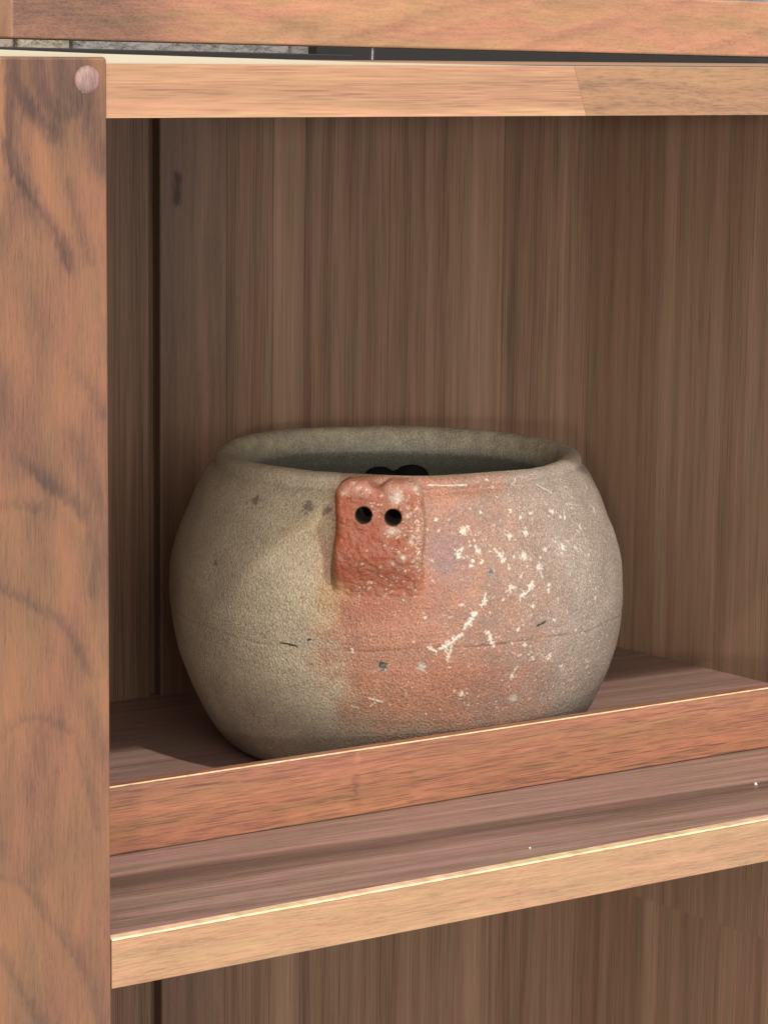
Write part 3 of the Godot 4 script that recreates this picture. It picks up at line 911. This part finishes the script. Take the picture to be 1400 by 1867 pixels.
func stamp(col: PackedByteArray, rel: PackedFloat32Array, W: int, H: int) -> void:
	var n := noise(331, 0.9, 2)
	var all := []
	var crumbs := RandomNumberGenerator.new()
	crumbs.seed = 6
	for b in marks_blob:
		if b[2] > 1.0:
			for k in 9:
				var p0: float = b[0] + crumbs.randfn(0.0, 1.0) * b[2] * 0.9
				var h0: float = b[1] + crumbs.randfn(0.0, 1.0) * b[2] * 1.3
				all.append([p0, h0, p0 + crumbs.randf_range(-0.3, 0.3), h0 + crumbs.randf_range(-0.4, 0.4), crumbs.randf_range(0.15, 0.5), LICHEN, 0.85, 0.2])
		all.append([b[0], b[1], b[0], b[1], b[2], LICHEN, 0.95, 0.22])
	var bits := RandomNumberGenerator.new()
	bits.seed = 5
	for b in marks_line:
		if b[4] > 0.4:
			for k in 7:
				var f := bits.randf()
				var w := 1.0 + 0.0 * f
				all.append([lerpf(b[0], b[2], f) + bits.randf_range(-0.7, 0.7) * w, lerpf(b[1], b[3], f) + bits.randf_range(-0.9, 0.9), 0.0, 0.0, b[4] * bits.randf_range(0.45, 1.25), LICHEN, 0.9, 0.22])
				all[-1][2] = all[-1][0] + bits.randf_range(-0.5, 0.5)
				all[-1][3] = all[-1][1] + bits.randf_range(-0.8, 0.8)
		all.append([b[0], b[1], b[2], b[3], b[4], LICHEN, 0.95, 0.22])
	for b in marks_grey:
		all.append([b[0], b[1], b[0], b[1], b[2], Color(0.60, 0.57, 0.53), 0.9, -0.1])
	for b in marks_dark:
		all.append([b[0], b[1], b[0], b[1], b[2], Color(0.30, 0.23, 0.21), 0.6, 0.0])
	for b in marks_crack:
		all.append([b[0], b[1], b[2], b[3], b[4] * 1.6, Color(0.08, 0.07, 0.06), 1.0, -0.5])
	all.append([-3.2, 55.8, -3.2, 55.8, 1.75, Color(0.20, 0.20, 0.20), 1.0, -0.3])
	all.append([-2.9, 56.1, -2.9, 56.1, 0.7, Color(0.40, 0.39, 0.37), 0.8, -0.1])
	all.append([23.6, 93.1, 23.6, 93.1, 0.9, Color(0.25, 0.25, 0.25), 0.9, -0.2])
	# random small lime flecks, thicker towards the right of the front
	var rng := RandomNumberGenerator.new()
	rng.seed = 77
	for k in 420:
		var ps := rng.randf_range(-10.0, 85.0)
		if rng.randf() > smoothstep(-25.0, 45.0, ps):
			continue
		all.append([ps, rng.randf_range(34.0, 128.0), 0.0, 0.0, rng.randf_range(0.12, 0.5), LICHEN, rng.randf_range(0.4, 0.9), 0.15])
		all[-1][2] = all[-1][0] + rng.randf_range(-0.4, 0.4)
		all[-1][3] = all[-1][1] + rng.randf_range(-0.5, 0.5)
	for k in 60:
		var ps := rng.randf_range(-80.0, 20.0)
		all.append([ps, rng.randf_range(20.0, 120.0), ps, 0.0, rng.randf_range(0.15, 0.4), Color(0.25, 0.21, 0.17), 0.5, -0.1])
		all[-1][3] = all[-1][1]
	for e in all:
		var sa := outer_s(e[1])
		var sb := outer_s(e[3])
		var r := outer_r((e[1] + e[3]) * 0.5)
		var mm_deg := r * DEG
		var pa := Vector2(e[0] * mm_deg, sa)
		var pb := Vector2(e[2] * mm_deg, sb)
		var wd: float = e[4]
		var reach := wd * 1.7 + 0.3
		var x0 := int(((minf(pa.x, pb.x) - reach) / mm_deg + 180.0) * W / 360.0)
		var x1 := int(((maxf(pa.x, pb.x) + reach) / mm_deg + 180.0) * W / 360.0) + 1
		var y0 := int((minf(sa, sb) - reach) * H / s_total)
		var y1 := int((maxf(sa, sb) + reach) * H / s_total) + 1
		for y in range(maxi(y0, 0), mini(y1, H - 1) + 1):
			for x in range(maxi(x0, 0), mini(x1, W - 1) + 1):
				var p := Vector2(((x + 0.5) * 360.0 / W - 180.0) * mm_deg, (y + 0.5) * s_total / H)
				var d := p.distance_to(Geometry2D.get_closest_point_to_segment(p, pa, pb))
				d += wd * (0.8 * n.get_noise_2d(p.x * 0.6, p.y * 0.6) + 0.5 * n.get_noise_2d(p.x * 2.0, p.y * 2.0 + 90.0))
				var al: float = e[6] * smoothstep(wd * 1.05 + 0.10, wd * 0.75 - 0.05, d)
				if al <= 0.0:
					continue
				var o := (y * W + x) * 3
				var c: Color = e[5]
				var k := 1.0 + 0.18 * n.get_noise_2d(p.x * 2.3, p.y * 2.3 + 50.0)
				col[o] = clampi(int(lerpf(col[o], c.r * k * 255.0, al)), 0, 255)
				col[o + 1] = clampi(int(lerpf(col[o + 1], c.g * k * 255.0, al)), 0, 255)
				col[o + 2] = clampi(int(lerpf(col[o + 2], c.b * k * 255.0, al)), 0, 255)
				rel[y * W + x] += e[7] * al

func list_marks() -> void:
	marks_blob = [ [10.4, 114.9, 0.9], [8.0, 110.9, 0.9], [11.1, 110.4, 0.7], [17.5, 109.7, 1.8], [23.1, 116.5, 0.9], [32.4, 116.3, 0.9], [35.2, 113.2, 0.9], [39.0, 114.6, 0.9], [47.7, 113.9, 1.1], [50.6, 111.6, 0.9], [52.4, 111.1, 0.9], [35.9, 106.8, 1.5], [30.7, 106.4, 1.1], [48.4, 99.9, 1.5], [53.7, 98.6, 0.9], [41.4, 99.7, 0.9], [16.6, 102.6, 0.9], [15.7, 100.3, 1.3], [21.0, 101.6, 1.3], [19.1, 98.0, 0.9], [18.8, 95.9, 0.9], [21.6, 97.2, 0.9], [27.0, 99.2, 1.3], [27.3, 97.2, 1.1], [33.8, 97.9, 1.8], [38.0, 93.1, 1.3], [29.1, 94.0, 0.9], [28.8, 86.2, 1.1], [40.4, 85.5, 0.9], [40.2, 83.5, 0.9], [35.0, 77.9, 0.9], [15.6, 80.9, 0.9], [6.9, 76.1, 0.7], [13.2, 76.1, 0.4], [32.7, 62.2, 0.9], [30.6, 68.8, 0.9], [40.3, 55.1, 1.1], [40.8, 56.2, 0.9], [29.8, 49.2, 0.9], [57.3, 46.0, 0.9], [45.4, 50.0, 0.7], [29.0, 63.5, 0.7], [16.5, 43.3, 1.1], [-10.3, 62.1, 0.9], [22.2, 68.9, 0.9], [19.1, 110.5, 0.4], [20.9, 108.2, 0.4], [22.8, 105.9, 0.4], [24.4, 103.5, 0.4], [25.9, 101.6, 0.6], [72.0, 110.0, 1.1], [59.8, 117.9, 0.7], [59.2, 105.7, 0.9], [58.4, 94.6, 0.7], [41.5, 71.1, 0.9], [58.2, 76.1, 0.9], [49.7, 64.3, 0.7], [29.1, 122.2, 0.4], [24.3, 128.1, 0.4], [27.2, 128.9, 0.7], [37.3, 128.2, 0.4] ]
	marks_line = [ [21.9, 84.6, 20.6, 79.1, 0.44], [19.3, 77.0, 16.3, 71.3, 0.88], [15.4, 68.7, 13.2, 65.6, 0.55], [13.2, 65.6, 10.7, 63.2, 0.77], [13.4, 64.2, 12.4, 58.5, 0.44], [9.6, 62.1, 7.6, 64.0, 0.44], [22.3, 69.4, 22.9, 65.6, 0.55], [22.8, 66.1, 24.1, 62.7, 0.44], [35.4, 87.6, 34.1, 84.4, 0.55], [34.1, 84.4, 31.4, 81.8, 0.44], [-6.6, 41.6, -3.1, 39.9, 0.39], [-6.1, 37.9, -4.3, 40.3, 0.33], [30.9, 53.3, 30.0, 50.4, 0.28], [46.3, 124.7, 50.3, 121.3, 0.33], [73.9, 120.7, 73.6, 118.5, 0.28], [-11.0, 37.5, -8.9, 36.7, 0.22], [55.4, 116.1, 64.0, 113.7, 0.13], [9.0, 127.9, 20.7, 127.4, 0.28] ]
	marks_grey = [ [-3.2, 55.8, 2.0], [6.1, 55.9, 1.8], [31.4, 39.1, 2.0], [23.6, 93.1, 1.1] ]
	marks_dark = [ [-51.9, 90.4, 1.3], [-25.1, 118.2, 2.4], [-19.5, 117.3, 2.0], [-43.4, 118.2, 2.0] ]
	marks_crack = [ [-28.5, 62.6, -26.7, 62.7, 0.14], [-26.7, 62.7, -24.0, 62.1, 0.14], [-21.4, 65.0, -20.4, 65.9, 0.13], [35.9, 69.3, 39.0, 70.9, 0.17] ]
